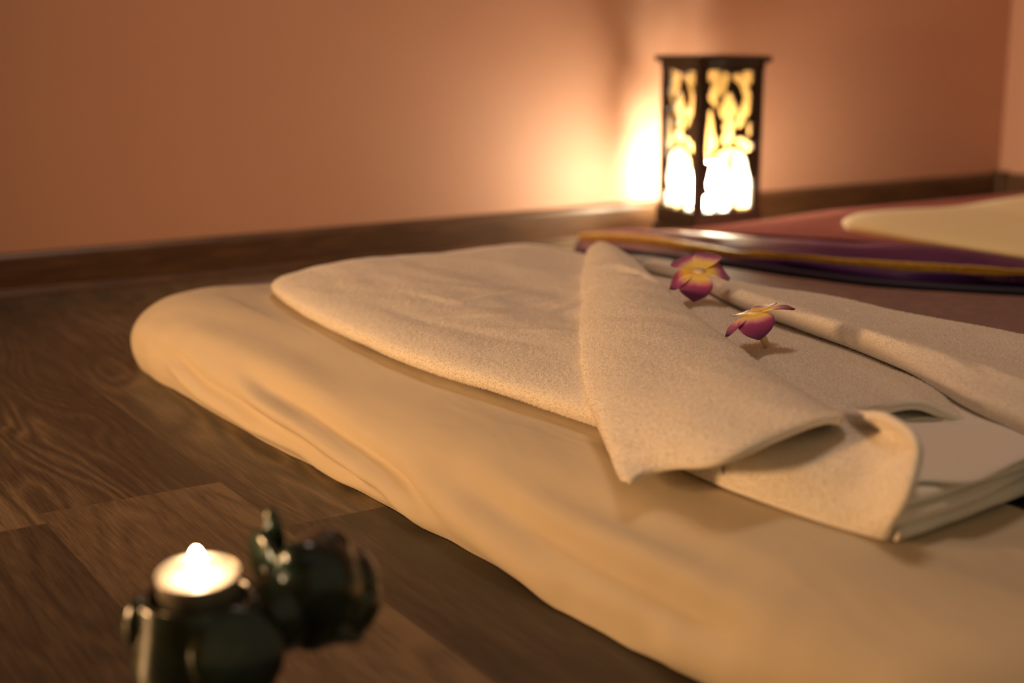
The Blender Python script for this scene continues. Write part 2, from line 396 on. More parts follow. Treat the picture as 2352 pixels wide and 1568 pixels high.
TOWEL_LEFT = [[0.5289,0.5222,0.0765],[0.5237,0.6419,0.0765],[0.5271,0.7302,0.0765],[0.5143,0.8317,0.0765],[0.5061,0.8989,0.0765],[0.5026,0.9766,0.0765],[0.5057,1.0616,0.0765],[0.5123,1.1652,0.0765],[0.5182,1.218,0.0765],[0.5225,1.2514,0.078]]
SLABS = [[[0.5366,0.4871,0.0765],[0.537,0.4802,0.0765],[0.654,0.4942,0.0765],[0.7678,0.5046,0.0765]],[[0.5258,0.4788,0.0865],[0.5339,0.4782,0.0865],[0.5911,0.4825,0.0865],[0.6568,0.4973,0.0865],[0.7872,0.5192,0.0865]],[[0.5326,0.4805,0.0945],[0.5414,0.4813,0.0945],[0.5758,0.484,0.0945],[0.6077,0.4879,0.0945],[0.6483,0.4914,0.0945],[0.7794,0.5146,0.0945]],[[0.5477,0.4892,0.101],[0.559,0.4921,0.101],[0.5698,0.4811,0.101],[0.5819,0.476,0.101],[0.6117,0.4825,0.101],[0.6451,0.49,0.101],[0.7761,0.513,0.101]]]
DARK = [[1.0485,1.4532,0.055],[1.0665,1.386,0.056],[1.0926,1.3086,0.057],[1.113,1.2307,0.058],[1.132,1.1574,0.058],[1.1518,1.0902,0.058],[1.1941,1.0238,0.058],[1.2475,0.9636,0.058],[1.3162,0.8833,0.058],[1.4083,0.7978,0.058]]
GOLD = [[1.1462,1.6417,0.04],[1.1567,1.583,0.046],[1.1565,1.5036,0.052],[1.1416,1.3764,0.058],[1.1293,1.288,0.063],[1.1329,1.2497,0.068],[1.1417,1.1825,0.072],[1.172,1.1109,0.074],[1.2045,1.0465,0.076],[1.2492,0.9668,0.077],[1.307,0.8789,0.077],[1.3785,0.7825,0.077]]
DARK2 = [[1.0694,1.5315,0.045],[1.0807,1.4785,0.05],[1.0868,1.4126,0.055],[1.1025,1.3289,0.057],[1.1137,1.2698,0.058],[1.1212,1.2362,0.058],[1.1376,1.1773,0.058],[1.1597,1.0979,0.058],[1.1961,1.0376,0.058],[1.2557,0.9702,0.058],[1.3247,0.8892,0.058],[1.4128,0.8004,0.058]]
BORDER = [[1.24,1.6027,0.05],[1.231,1.5227,0.058],[1.23,1.4392,0.066],[1.2241,1.3602,0.074],[1.2388,1.2926,0.078],[1.2596,1.2425,0.08],[1.2945,1.16,0.082],[1.3585,1.0541,0.083],[1.414,0.9538,0.083]]
SHEET_W = [[[[0.4185,1.2819,0.0378],[0.419,1.2437,0.0349],[0.4214,1.1777,0.0269],[0.4208,1.0848,0.0251],[0.423,1.0172,0.0233],[0.428,0.9543,0.0216],[0.4361,0.8969,0.0163]],-0.006,0.0065],[[[0.4158,1.2837,0.0284],[0.4164,1.2455,0.0258],[0.4217,1.1873,0.016],[0.4223,1.0961,0.0139],[0.4237,1.0256,0.0132],[0.4293,0.963,0.0115],[0.4383,0.9065,0.0059]],0.006,0.0065],[[[0.4326,1.1178,0.0499],[0.4284,1.0621,0.0485],[0.434,1.0055,0.0424],[0.4349,0.9438,0.0379],[0.434,0.8768,0.0326],[0.4373,0.8305,0.025],[0.4394,0.7914,0.0174]],-0.01,0.009],[[[0.4245,1.108,0.0409],[0.4243,1.0622,0.0372],[0.4275,0.9995,0.0334],[0.4317,0.9448,0.0272],[0.4309,0.8778,0.0225],[0.4351,0.8328,0.0146],[0.4408,0.8,0.0046]],0.01,0.009],[[[0.4293,0.9906,0.0155],[0.4334,0.9438,0.0142],[0.4371,0.8855,0.014],[0.437,0.8318,0.0158]],-0.0024,0.005],[[[0.431,0.9993,0.0073],[0.4355,0.9527,0.0059],[0.4366,0.8882,0.008],[0.4408,0.8423,0.0069]],0.0024,0.005],[[[0.4439,0.8202,0.0474],[0.4446,0.7301,0.0396],[0.445,0.6659,0.0354],[0.4456,0.6009,0.0343],[0.4473,0.5415,0.0338],[0.4518,0.4859,0.035]],-0.0105,0.016],[[[0.4329,0.8123,0.0316],[0.4388,0.7308,0.0219],[0.4459,0.6762,0.014],[0.4469,0.6102,0.0139],[0.4491,0.5499,0.0143],[0.4534,0.4927,0.0168]],0.0105,0.016],[[[0.4651,0.7486,0.0635],[0.4677,0.6546,0.0582],[0.4726,0.5785,0.0571],[0.4727,0.508,0.0587]],-0.0042,0.014],[[[0.4547,0.7394,0.0537],[0.4558,0.6441,0.0507],[0.4612,0.5694,0.0504],[0.4626,0.501,0.0521]],0.0042,0.014],[[[0.4435,0.6661,0.0127],[0.4495,0.608,0.0117],[0.4499,0.5495,0.0145]],-0.006,0.01],[[[0.4488,0.6779,-0.0005],[0.455,0.6187,-0.001],[0.4558,0.5596,0.002]],0.006,0.01],[[[0.4398,1.3878,0.0613],[0.4492,1.2982,0.0689],[0.4687,1.2025,0.0732],[0.4756,1.0837,0.071],[0.4705,0.9511,0.07]],-0.0022,0.016],[[[0.4356,1.2975,0.0599],[0.4423,1.1788,0.0606],[0.448,1.0573,0.0612],[0.448,0.9433,0.0579]],0.0022,0.012],[[[0.4182,1.3385,0.0416],[0.4162,1.2823,0.0333],[0.4177,1.2632,0.0265]],-0.0018,0.006]]
TOWEL_W = [[[[0.5961,1.1296,0.1034],[0.6039,1.048,0.104],[0.6694,1.0601,0.1039],[0.7395,1.0584,0.1033]],0.0016,0.0055],[[[0.5641,1.0154,0.1039],[0.6059,0.9797,0.1033],[0.6432,0.9709,0.1045],[0.696,0.9958,0.103]],0.0018,0.0048],[[[0.5684,0.9522,0.1041],[0.6018,0.9083,0.1047],[0.6188,0.885,0.1046]],0.0014,0.005],[[[0.6315,1.1698,0.1028],[0.6615,1.1076,0.1033],[0.7119,1.1121,0.1039]],-0.0012,0.007],[[[0.5929,1.029,0.1034],[0.6394,1.0125,0.1039],[0.7089,1.0212,0.1038]],-0.0014,0.006],[[[0.5476,1.0781,0.1018],[0.549,0.9885,0.1023],[0.5656,0.9146,0.1032],[0.5803,0.8466,0.1043]],-0.0012,0.008]]


# ------------------------------------------------------------------ setting
WB, WR = 1.845, 2.285                                   # the lantern wall and the wall at its right end
def structure(o): o['kind'] = 'structure'; return o

def build_floor():
    V = []; F = []; tint = []
    pw = .136; x0 = .225
    ends = {0: .988, 1: .871, -1: .965}
    rnd = random.Random(3)
    tones = {0: [.62, .30], 1: [.10, .42], -1: [.16, .42]}
    for k in range(-12, 17):
        xa = x0+k*pw; xb = xa+pw
        e = ends.get(k, rnd.uniform(0, 1.2)); y = e
        while y > -1.2: y -= 1.2
        n = 0
        while y < WB+.02:
            y2 = y+1.2
            ya, yb = max(y, -1.2), min(y2, WB+.02)
            t = rnd.random(); 
            if k in tones: t = tones[k][0] if abs(yb-e) < .01 or yb < e+.01 else tones[k][1]
            g = 0.
            i = len(V)
            V += [Vector((xa+g, ya+g, 0)), Vector((xb-g, ya+g, 0)), Vector((xb-g, yb-g, 0)), Vector((xa+g, yb-g, 0))]
            F.append((i, i+1, i+2, i+3)); tint.append((t, rnd.random()))
            y = y2
    o = meshobj('floor', V, F, M['floor'], smooth=False)
    at = o.data.color_attributes.new('tint', 'FLOAT_COLOR', 'CORNER')
    for p, (t, q) in zip(o.data.polygons, tint):
        for li in p.loop_indices: at.data[li].color = (t, q, 0, 1)
    return structure(o)
build_floor()

bm = bmesh.new(); box_bm(bm, -1.5, WB, -.002, WR+.1, WB+.1, 2.4); structure(bmobj('wall_back', bm, M['wall'], smooth=False))
bm = bmesh.new(); box_bm(bm, WR, -1.2, -.002, WR+.1, WB, 2.4); structure(bmobj('wall_right', bm, M['wall'], smooth=False))
bm = bmesh.new(); box_bm(bm, -1.6, -1.2, -.002, -1.5, WB+.1, 2.4); structure(bmobj('wall_left', bm, M['wall'], smooth=False))
bm = bmesh.new(); box_bm(bm, -1.5, -1.2, 2.4, WR+.1, WB+.1, 2.45); structure(bmobj('ceiling', bm, M['ceiling'], smooth=False))

def skirting(name, p0, p1, inward):
    prof = [(0, 0), (.021, 0), (.0205, .004), (.018, .0078), (.0135, .0092), (.0125, .0100), (.0125, .046), (.0115, .0505), (.008, .0538), (.003, .055), (0, .055)]
    d = Vector(p1)-Vector(p0); V = []; F = []
    for p in (p0, p1):
        for q, z in prof: V.append(Vector(p)+Vector(inward)*q+Vector((0, 0, z)))
    n = len(prof)
    for k in range(n-1): F.append((k, k+1, n+k+1, n+k))
    F.append(tuple(range(n))); F.append(tuple(range(n, 2*n))[::-1])
    o = meshobj(name, V, F, M['skirt'], smooth=False); return structure(o)
skirting('baseboard_back', (-1.5, WB, 0), (WR, WB, 0), (0, -1, 0))
bb = skirting('baseboard_right', (WR, -1.2, 0), (WR, WB, 0), (-1, 0, 0))
bm = bmesh.new(); box_bm(bm, WR-.024, WB-.024, 0, WR-.001, WB-.001, .058, .002); c = bmobj('corner_cap', bm, M['skirt'], bb, smooth=False)

# ------------------------------------------------------------------ ruled soft slabs
def ruled(outline, spine, prof, nfill=14, top=None):
    """rows: outline pushed towards the spine; prof = (inset metres, z); then fill to the spine at height top(p)"""
    g = []
    for o, s in zip(outline, spine):
        o = Vector((o[0], o[1], 0)); s = Vector((s[0], s[1], 0)); d = s-o; L = d.length; d = d/L
        col = [o+d*i+Vector((0, 0, z)) for i, z in prof]
        i0 = prof[-1][0]
        for k in range(1, nfill+1):
            q = i0+(L-i0)*k/nfill; p = o+d*q
            col.append(Vector((p.x, p.y, prof[-1][1] if top is None else top(p))))
        g.append(col)
    return g

# ---- near mattress (woven cover, dark binding) and its sheet
near = empty('floor_mattress', (.78, .6, 0))
tag(near, 'low mattress with dark woven cover, under the folded towel and ivory sheet', 'mattress', 'low mattresses on the floor')
IV = Matrix.Translation(-Vector(near.location))
right = bezier_like([(.98, 1.43, 0)]+[(p[0]+.004, p[1], 0) for p in DARK[1:]], 60)
right = [(p.x, p.y) for p in right if p.y < 1.42]
left = [(.47, 1.40), (.46, 1.2), (.47, .9), (.48, .6), (.50, .2), (.52, -.1)]
cols = []
lf = bezier_like([(x, y, 0) for x, y in left], 50)
rt = bezier_like([(.96, 1.415, 0)]+[(p[0]-.006, p[1], 0) for p in DARK[1:]]+[(1.5, .45, 0), (1.55, 0, 0)], 50)
g = []
for l, r in zip(lf, rt):
    row = []
    for t, z in [(0, 0), (0, .03), (.008, .055), (.03, .068), (.08, .0715), (.2, .072), (.35, .072), (.5, .072), (.65, .0715), (.78, .070), (.88, .067), (.94, .064), (.975, .060), (1, .055), (1.0, .03), (1.0, 0)]:
        p = l.lerp(r, t); row.append(Vector((p.x, p.y, z)))
    g.append(row)
g0 = [[Vector((p.x, p.y+ .004, min(p.z, .03))) for p in g[0]]]
g = [[Vector((p.x, p.y+.004, 0)) for p in g[0]]]+g0+g
g = crease(g, [], [(30, .0012)])
v, f = grid_mesh([[IV @ p for p in r] for r in g], flip=sum(n.z for r in grid_normals(g) for n in r) < 0)
meshobj('cover', v, f, M['woven'], near)
pth = bezier_like([(p[0], p[1], p[2]+.002) for p in DARK]+[(1.5, .45, .06)], 80)
v, f = tube_mesh([IV @ p for p in pth], .0055, 10); tag(meshobj('piping', v, f, M['navy'], near), 'dark navy binding')
# navy border strip of the cover, seen where the sheet ends
sg = patch_grid([[(.60, 1.0, .0722), (.63, 1.0, .0735), (.70, 1.0, .0722)], [(.60, .6, .0722), (.63, .6, .0735), (.70, .6, .0722)], [(.60, .2, .0722), (.66, .2, .0735), (.76, .2, .0722)], [(.62, -.05, .0722), (.66, -.05, .0735), (.78, -.05, .0722)]], 20, 8)
v, f = grid_mesh([[IV @ p for p in r] for r in sg], flip=sum(n.z for r in grid_normals(sg) for n in r) < 0)
tag(meshobj('cover_border', v, f, M['navy'], near), 'navy satin border')

out_ = [(.515, -.22), (.50, 0), (.479, .25), (.462, .45), (.457, .53), (.4535, .62), (.449, .72), (.444, .80), (.4405, .897), (.437, .98), (.431, 1.06), (.4265, 1.165), (.4235, 1.25), (.4215, 1.33), (.424, 1.375), (.433, 1.405), (.450, 1.424), (.475, 1.430), (.51, 1.425), (.56, 1.412), (.62, 1.402), (.70, 1.395)]
spn_ = [(.655, -.22), (.652, 0), (.648, .25), (.643, .45), (.644, .53), (.645, .62), (.646, .72), (.647, .80), (.648, .89), (.649, .96), (.65, 1.02), (.652, 1.08), (.655, 1.13), (.660, 1.18), (.664, 1.20), (.668, 1.21), (.674, 1.22), (.682, 1.225), (.69, 1.23), (.70, 1.235), (.71, 1.24), (.72, 1.245)]
NS = 300
out_ = resample([(x, y, 0) for x, y in out_], NS); spn_ = resample([(x, y, 0) for x, y in spn_], NS)
for i, p in enumerate(out_):
    if i > 4: p.x += .0022*noise.noise(Vector((p.y*11, 3.1, 0)))+.0012*noise.noise(Vector((p.y*31, 7.1, 0)))
prof = [(0., .0004), (-.003, .006), (-.006, .014), (-.0075, .024), (-.006, .034), (-.001, .044), (.007, .0525), (.018, .060), (.032, .0665), (.05, .0712), (.07, .0740), (.09, .0750)]
g = ruled(out_, spn_, prof, 24, lambda p: .0752)
sheet_w = SHEET_W
g = [bezier_like(c, 96) for c in g]
g = crease(g, sheet_w, [(9, .0020), (28, .0010)])
for col in g:
    for p in col: p.z = max(p.z, .0004)
    for p in col:
        if p.x > .495: p.z = min(p.z, .0752)
o = cloth('bed_sheet', g, M['sheet'], None, 0)
tag(o, 'ivory sheet draped over near mattress edge, under the folded white towel', 'sheet', 'sheets on the mattresses')

# ------------------------------------------------------------------ folded towel
tw = empty('bath_towel', (.69, .9, .0765))
tag(tw, 'large white terry towel folded with lapels, two flowers resting on it', 'towel')
TI = Matrix.Translation(-Vector(tw.location))
def local(g): return [[TI @ p for p in r] for r in g]
def al(y):
    T = TOWEL_LEFT[1:]
    if y <= T[0][1]: return T[0][0]
    for u, v in zip(T, T[1:]):
        if y <= v[1]:
            t = (y-u[1])/(v[1]-u[1]); return u[0]+(v[0]-u[0])*t
    return T[-1][0]
st = [.60+(1.235-.60)*i/60 for i in range(61)]
secs = [(y, al(y), .872, 1.) for y in st]+[(1.262, .5265, .872, 1.), (1.285, .532, .871, .99), (1.305, .541, .869, .97), (1.320, .553, .866, .93), (1.331, .568, .862, .86), (1.337, .582, .858, .74), (1.3395, .592, .855, .55), (1.338, .60, .85, .35)]
g = []
for y, a0, a1, s in secs:
    t = max(0, min(1, (y-.6)/.73)); zt = (.1055-.0050*t-.0765)*s
    pr = [(.016, 0), (.006, .0008), (.0008, .0060), (-.0012, .0115), (.0012, .0160), (.008, .0202), (.020, .0236), (.038, .0263), (.062, .0284), (.090, .0296)]
    row = [Vector((a0+d, y, .0775+z/.0296*(zt-.001))) for d, z in pr]
    aa = a0+.090
    for k in range(1, 15): row.append(Vector((aa+(a1-.02-aa)*k/14, y, .0765+zt)))
    row += [Vector((a1-.010, y, .0765+zt*.95)), Vector((a1-.002, y, .0765+zt*.7)), Vector((a1, y, .0765+zt*.4)), Vector((a1-.006, y, .0775))]
    g.append(row)
cols = list(zip(*g)); g = [list(r) for r in zip(*[bezier_like(list(c), 150) for c in cols])]
g = [bezier_like(r, 90) for r in g]
g = crease(g, TOWEL_W, [(16, .0022), (45, .0009)])
pile(g, PILE_D, .60)
cloth('folded_body', local(g), M['terry'], tw, 0)
def towel_patch(name, net, nu, nv, thick=.0042, items=(), nz=((18, .0016), (50, .0007))):
    g = patch_grid([[Vector(p) for p in r] for r in net], nu, nv)
    g = crease(g, list(items), nz)
    if name != 'inner_panel': pile(g, PILE_D)
    return cloth(name, local(g), M['terry'], tw, thick, .0758-.0765)
towel_patch('lapel', FLAP, 120, 80, .005, [([Vector(p) for p in FLAP[1][1:6]], .0034, .0045), ([Vector(FLAP[1][1]).lerp(Vector(FLAP[2][1]), .45), Vector(FLAP[1][2]).lerp(Vector(FLAP[2][2]), .5), Vector(FLAP[1][3]).lerp(Vector(FLAP[2][3]), .4), Vector(FLAP[1][4]).lerp(Vector(FLAP[2][4]), .1)], .0022, .0045)])
towel_patch('cuff', CUFF, 60, 60, .005)
towel_patch('centre_panel', CENTRE, 80, 40, .0065)
towel_patch('inner_panel', CENTRE2, 30, 30, .003)
towel_patch('side_lapel', RIGHT, 110, 60, .005)
# stacked lower layers, their front edges showing beside the cuff
for k, (edge, zt) in enumerate(zip(SLABS, (.0862, .0942, .1008, .1045))):
    e = bezier_like([(p[0], p[1], 0) for p in edge], 40)
    zb = edge[0][2]; h = zt-zb; g = []
    r = h*.5
    for d, z in [(.03, zb+.0002), (.004, zb+.0004), (.0008, zb+h*.22), (0, zb+h*.5), (.0008, zb+h*.78), (.004, zt-.0003), (.012, zt), (.04, zt+.0004), (.09, zt), (.16, zt)]:
        g.append([Vector((p.x+.0075+.70*d*max(0, 1-6*j/39), p.y+d, z+.0006*noise.noise(Vector((p.x*40, k*9., d*20))))) for j, p in enumerate(e)])
    cloth('layer', local(g), M['terry'], tw, 0)

build_pile(tw, tw.location)

# ------------------------------------------------------------------ flowers
def petal_mesh(length, width, lift, droop, cup, n=14, m=9):
    """an obovate petal along +x from the throat: rises by lift, then droops"""
    V = []; F = []; R = []
    for i in range(n+1):
        t = i/n
        w = width*(.24+.76*math.sin(t/.66*math.pi/2)**1.5) if t < .66 else width*max(0, 1-((t-.66)/.34)**2.2)**.5
        x = length*t*(1-.10*t*abs(droop)*6); z = lift*math.sin(t*math.pi*.6)-droop*t**2.2*length*1.4
        for j in range(m+1):
            s = j/m*2-1
            V.append(Vector((x-abs(s)**2*.08*length*t, s*w*.5, z+cup*(s*s)*w*(.3+.7*t)))); R.append(t)
    for i in range(n):
        for j in range(m):
            a = i*(m+1)+j; F.append((a, a+1, a+m+2, a+m+1))
    return V, F, R
def flower(loc, rz, tilt, petals, label, scale=1.):
    t = empty('flower', loc); t.rotation_euler = (tilt[0], tilt[1], rz)
    tag(t, label, 'flower', 'yellow and purple flowers on the towel')
    for ang, ln, wd, lift, droop, cup in petals:
        V, F, R = petal_mesh(ln*scale, wd*scale, lift*scale, droop, cup)
        rot = Matrix.Rotation(ang, 4, 'Z')
        o = meshobj('petal', [rot @ p for p in V], F, M['petal'], t)
        at = o.data.attributes.new('reach', 'FLOAT', 'POINT')
        at.data.foreach_set('value', R)
        s = o.modifiers.new('thick', 'SOLIDIFY'); s.thickness = .0007
        o.modifiers.new('soft', 'SUBSURF').levels = 1; o.modifiers['soft'].render_levels = 1
    V, F = tube_mesh([(0, 0, .002), (0, 0, -.006), (.001, 0, -.013), (.0035, .001, -.0245)], [.0052, .0040, .0030, .0026], 14)
    meshobj('stalk', V, F, M['stalk'], t)
    return t
D = math.radians
CAMYAW = D(-32.2)
flower((.765, .918, .1335), CAMYAW, (D(20), D(-6), CAMYAW),
       [(D(-112), .025, .026, .002, .45, .08), (D(-175), .027, .019, .001, .30, .05), (D(2), .027, .026, .003, .30, .08), (D(60), .027, .021, .004, .05, .06), (D(130), .026, .021, .003, .05, .06)],
       'yellow flower with purple petal tips on the towel, the one nearer the lantern', 1.18)
flower((.6855, .7585, .1335), CAMYAW, (D(-7), D(-13), CAMYAW),
       [(D(-100), .026, .027, .002, .50, .08), (D(-165), .030, .018, -.001, .22, .04), (D(-18), .031, .021, .003, .10, .05), (D(55), .027, .020, .003, .02, .06), (D(120), .026, .020, .002, .05, .06)],
       'yellow flower with purple petal tips in the towel fold, the one farther from the lantern')

# ------------------------------------------------------------------ far mattress, purple satin border with gold braid
far = empty('floor_mattress', (1.6, .95, 0))
tag(far, 'purple satin bordered mattress with gold braid beside the lantern', 'mattress', 'low mattresses on the floor')
FI = Matrix.Translation(-Vector(far.location))
n = 90
gold = bezier_like(GOLD, n)
ins = bezier_like(BORDER+[[1.50, .83, .083]], n)
dk = bezier_like(DARK2, n)
g = []
for i in range(n):
    p, q = gold[i], ins[i]
    d = Vector((q.x-p.x, q.y-p.y, 0)).normalized()
    k = dk[i]
    row = [Vector((k.x+.004, k.y, 0)), Vector((k.x+.002, k.y, k.z*.55)), Vector((k.x+.005, k.y, k.z*.92)), k.lerp(p, .5)+Vector((0, 0, .002)), p.copy()]
    for t in (.12, .3, .5, .7, .88, 1.): 
        r = p.lerp(q, t); r.z = p.z+(q.z-p.z)*t+.006*math.sin(math.pi*t); row.append(r)
    g.append([Vector(v) for v in row])
g = [bezier_like(r, 30) for r in g]
g = crease(g, [], [(14, .003), (40, .0016)])
g = [[Vector((p.x, p.y+.012, 0)) for p in g[0]], [Vector((p.x, p.y+.010, p.z*.6)) for p in g[0]]]+g
for r in g:
    for p in r: p.z = max(p.z, 0)
cloth('satin_border', [[FI @ p for p in r] for r in g], M['satin'], far, 0)
g = []
for i in range(n):
    p, q, k = gold[i], ins[i], dk[i]; t = i/(n-1)
    wd = .021*(1-min(1, t*2.2))+.0045*min(1, t*2.2)
    o_ = Vector((k.x-p.x, k.y-p.y, k.z-p.z)); o_ = o_.normalized() if o_.length > 1e-4 else Vector((-1, 0, 0)); u_ = (q-p).normalized()
    wob = .0012*noise.noise(Vector((p.x*60, p.y*60, 2)))
    g.append([p+o_*wd+Vector((0, 0, -.003)), p+o_*wd*.9+Vector((0, 0, .0055+wob)), p+Vector((0, 0, .0072+wob)), p+u_*wd*.8+Vector((0, 0, .0068+wob)), p+u_*wd+Vector((0, 0, .0005))])
g = [bezier_like(r, 12) for r in g]
cloth('gold_braid', [[FI @ p for p in r] for r in g], M['braid'], far, 0)
def tt(x, y): return .084+.004*noise.noise(Vector((x*5, y*5, 1)))
g = []
for i in range(n):
    q = ins[i]; e = Vector((2.22, 1.58-.9*i/(n-1)*.9, .07)); row = []
    for k in range(20):
        t = k/19; r = q.lerp(e, t); h = min(1, 4*t)
        endf = max(0., min(1., (1.585-r.y)/.25)); endf = math.sqrt(1-(1-endf)**2.2)
        r.z = min((q.z+.001)*(1-h)+tt(r.x, r.y)*h, (q.z+.001)*(1-h)+(.022+.064*endf)*h)
        row.append(r)
    g.append(row)
top0 = []
for p in g[0]: top0.append(Vector((p.x, p.y+.01, 0)))
g = [top0]+g
cloth('top_panel', [[FI @ p for p in r] for r in g], M['quilt'], far, 0)

out2 = [(1.46, .35), (1.36, .7), (1.316, .92), (1.303, 1.02), (1.300, 1.12), (1.306, 1.22), (1.318, 1.285), (1.335, 1.318), (1.37, 1.335), (1.45, 1.338), (1.56, 1.335), (1.68, 1.325), (1.80, 1.32), (1.95, 1.32), (2.1, 1.32)]
sp2 = [(2.1, .35), (2.1, .5), (2.1, .6), (2.1, .65), (2.1, .7), (2.1, .75), (2.1, .8), (2.1, .83), (2.1, .86), (2.1, .88), (2.1, .9), (2.1, .92), (2.1, .94), (2.1, .96), (2.1, .98)]
out2 = resample([(x, y, 0) for x, y in out2], 110); sp2 = resample([(x, y, 0) for x, y in sp2], 110)
pr2 = [(.004, .080), (0, .0865), (0, .0885), (.004, .0915), (.012, .0945), (.03, .097), (.055, .099)]
def t2(p):
    x = p.x
    return .100+.010*max(0, min(1, (x-1.55)/.18))**1.4 - .003*math.exp(-((x-1.55)/.08)**2)
g = ruled(out2, sp2, pr2, 24, t2)
for c in g:
    for p in c[:7]: p.z += (t2(p)-.100)*(1 if p.z > .085 else 0)
g = crease(g, [], [(11, .0022)])
o = cloth('bed_sheet', g, M['sheet2'], None, 0)
tag(o, 'cream sheet spread over the purple bordered mattress at the right edge', 'sheet', 'sheets on the mattresses')

# ------------------------------------------------------------------ lantern
LROT = D(-8); S = .114; NC = Vector((1.380, 1.668, 0))
U = Vector((math.cos(LROT), math.sin(LROT), 0)); Vv = Vector((-math.sin(LROT), math.cos(LROT), 0))
LC = NC+(U+Vv)*(S/2)
lan = empty('table_lantern', LC, LROT)
tag(lan, 'lit square dark wooden lantern with fretwork sides standing by the wall', 'lantern')
h = S/2; H = .290
bm = bmesh.new(); box_bm(bm, -h-.007, -h-.007, 0, h+.007, h+.007, .030, .002); box_bm(bm, -h-.003, -h-.003, .030, h+.003, h+.003, .0580, .002)
bmobj('base', bm, M['darkwood'], lan, smooth=False)
bm = bmesh.new(); box_bm(bm, -h-.008, -h-.008, H-.010, h+.008, h+.008, H, .002); box_bm(bm, -h-.001, -h-.001, H-.0205, h+.001, h+.001, H-.010, .001)
bmobj('top_cap', bm, M['darkwood'], lan, smooth=False)
pt = .0150
for sx in (-1, 1):
    for sy in (-1, 1):
        bm = bmesh.new(); x0, x1 = sorted((sx*h, sx*(h-pt))); y0, y1 = sorted((sy*h, sy*(h-pt)))
        box_bm(bm, x0, y0, .040, x1, y1, H-.020, .0012); bmobj('post', bm, M['darkwood'], lan, smooth=False)

def caps(x, y, c):
    x1, y1, x2, y2, r1, r2 = c; dx, dy = x2-x1, y2-y1; L = dx*dx+dy*dy
    t = 0 if L == 0 else max(0, min(1, ((x-x1)*dx+(y-y1)*dy)/L))
    return math.hypot(x-x1-dx*t, y-y1-dy*t)-(r1+(r2-r1)*t)
def boxs(x, y, b):
    x0, y0, x1, y1, r = b; qx = abs(x-(x0+x1)/2)-(x1-x0)/2+r; qy = abs(y-(y0+y1)/2)-(y1-y0)/2+r
    return math.hypot(max(qx, 0), max(qy, 0))+min(max(qx, qy), 0)-r
HB = [(2, 0, 90, 82, 14), (235, 8, 320, 105, 14), (0, 830, 82, 940, 16), (218, 738, 322, 936, 24), (284, 350, 318, 450, 8)]
HC_ = [(118, 55, 85, 115, 42, 58), (85, 115, 48, 182, 58, 42), (48, 182, 66, 226, 38, 26), (150, 185, 150, 268, 34, 72),
       (196, 52, 246, 84, 28, 34), (246, 84, 282, 185, 34, 30), (282, 185, 268, 285, 30, 38), (250, 300, 232, 365, 38, 28),
       (28, 280, 36, 372, 20, 28), (32, 385, 44, 490, 30, 46), (24, 520, 20, 605, 26, 14), (160, 375, 158, 385, 46, 46), (155, 455, 150, 462, 48, 46),
       (236, 478, 296, 520, 30, 36), (165, 650, 168, 745, 128, 152), (140, 862, 140, 885, 60, 58)]
SOL = [(190, 565, 165, 640, 7, 13), (122, 690, 182, 648, 8, 12), (216, 815, 208, 900, 9, 14), (250, 765, 258, 768, 10, 10), (184, 110, 205, 185, 15, 13), (72, 305, 92, 415, 11, 17), (88, 190, 96, 222, 10, 12)]
def fret(x, y):                                  # > 0 where the wood stays
    d = min([caps(x, y, c) for c in HC_]+[boxs(x, y, b) for b in HB])
    s = min(caps(x, y, c) for c in SOL)
    return max(d+6, 5-s)
def fret_panel():
    nx, ny = 66, 190; W, Hh = 325., 945.; f = [[fret(W*i/nx, Hh*j/ny) if 0 < i < nx and 0 < j < ny else 30. for i in range(nx+1)] for j in range(ny+1)]
    pw, ph = S-2*pt, .2135
    V = []; key = {}; F = []
    def P(i, j): return Vector(((i/nx-.5)*pw, 0, (1-j/ny)*ph+.0570))
    def vid(k, p):
        if k not in key: key[k] = len(V); V.append(p)
        return key[k]
    for j in range(ny):
        for i in range(nx):
            cs = [(i, j), (i+1, j), (i+1, j+1), (i, j+1)]; poly = []
            for k in range(4):
                a, b = cs[k], cs[(k+1) % 4]; fa, fb = f[a[1]][a[0]], f[b[1]][b[0]]
                if fa > 0: poly.append(vid(a, P(*a)))
                if (fa > 0) != (fb > 0):
                    t = fa/(fa-fb); poly.append(vid(tuple(sorted((a, b))), P(*a).lerp(P(*b), t)))
            if len(poly) >= 3: F.append(tuple(poly))
    return V, F
PV, PF = fret_panel()
pme = None
for k in range(4):
    if pme is None:
        o = meshobj('fretwork_panel', PV, PF, M['darkwood'], lan, smooth=False); pme = o.data
    else:
        o = link(bpy.data.objects.new('fretwork_panel', pme), lan)
    r = Matrix.Rotation(k*math.pi/2, 4, 'Z') @ Matrix.Translation((0, -h+.0045, 0)); o.matrix_local = r
    s = o.modifiers.new('thick', 'SOLIDIFY'); s.thickness = .003; s.offset = 0
    V = [Vector((-h+pt, -h+.0095, .041)), Vector((h-pt, -h+.0095, .041)), Vector((h-pt, -h+.0095, H-.021)), Vector((-h+pt, -h+.0095, H-.021))]
    R = Matrix.Rotation(k*math.pi/2, 4, 'Z')
    meshobj('lining', [R @ p for p in V], [(0, 1, 2, 3)], M['paper'], lan, smooth=False)
prof = [(.0115, .040), (.0125, .046), (.0190, .052), (.0270, .062), (.0325, .076), (.0340, .090), (.0320, .104), (.0255, .117), (.0140, .1255), (.0005, .128)]
V, F = lathe_mesh(prof, 28); meshobj('light_bulb', V, F, M['bulb'], lan)

def point(name, loc, col, watt, rad):
    l = bpy.data.lights.new(name, 'POINT'); l.energy = watt; l.color = col; l.shadow_soft_size = rad
    o = bpy.data.objects.new(name, l); o.location = loc; return link(o)
WARM = (1., .56, .24)

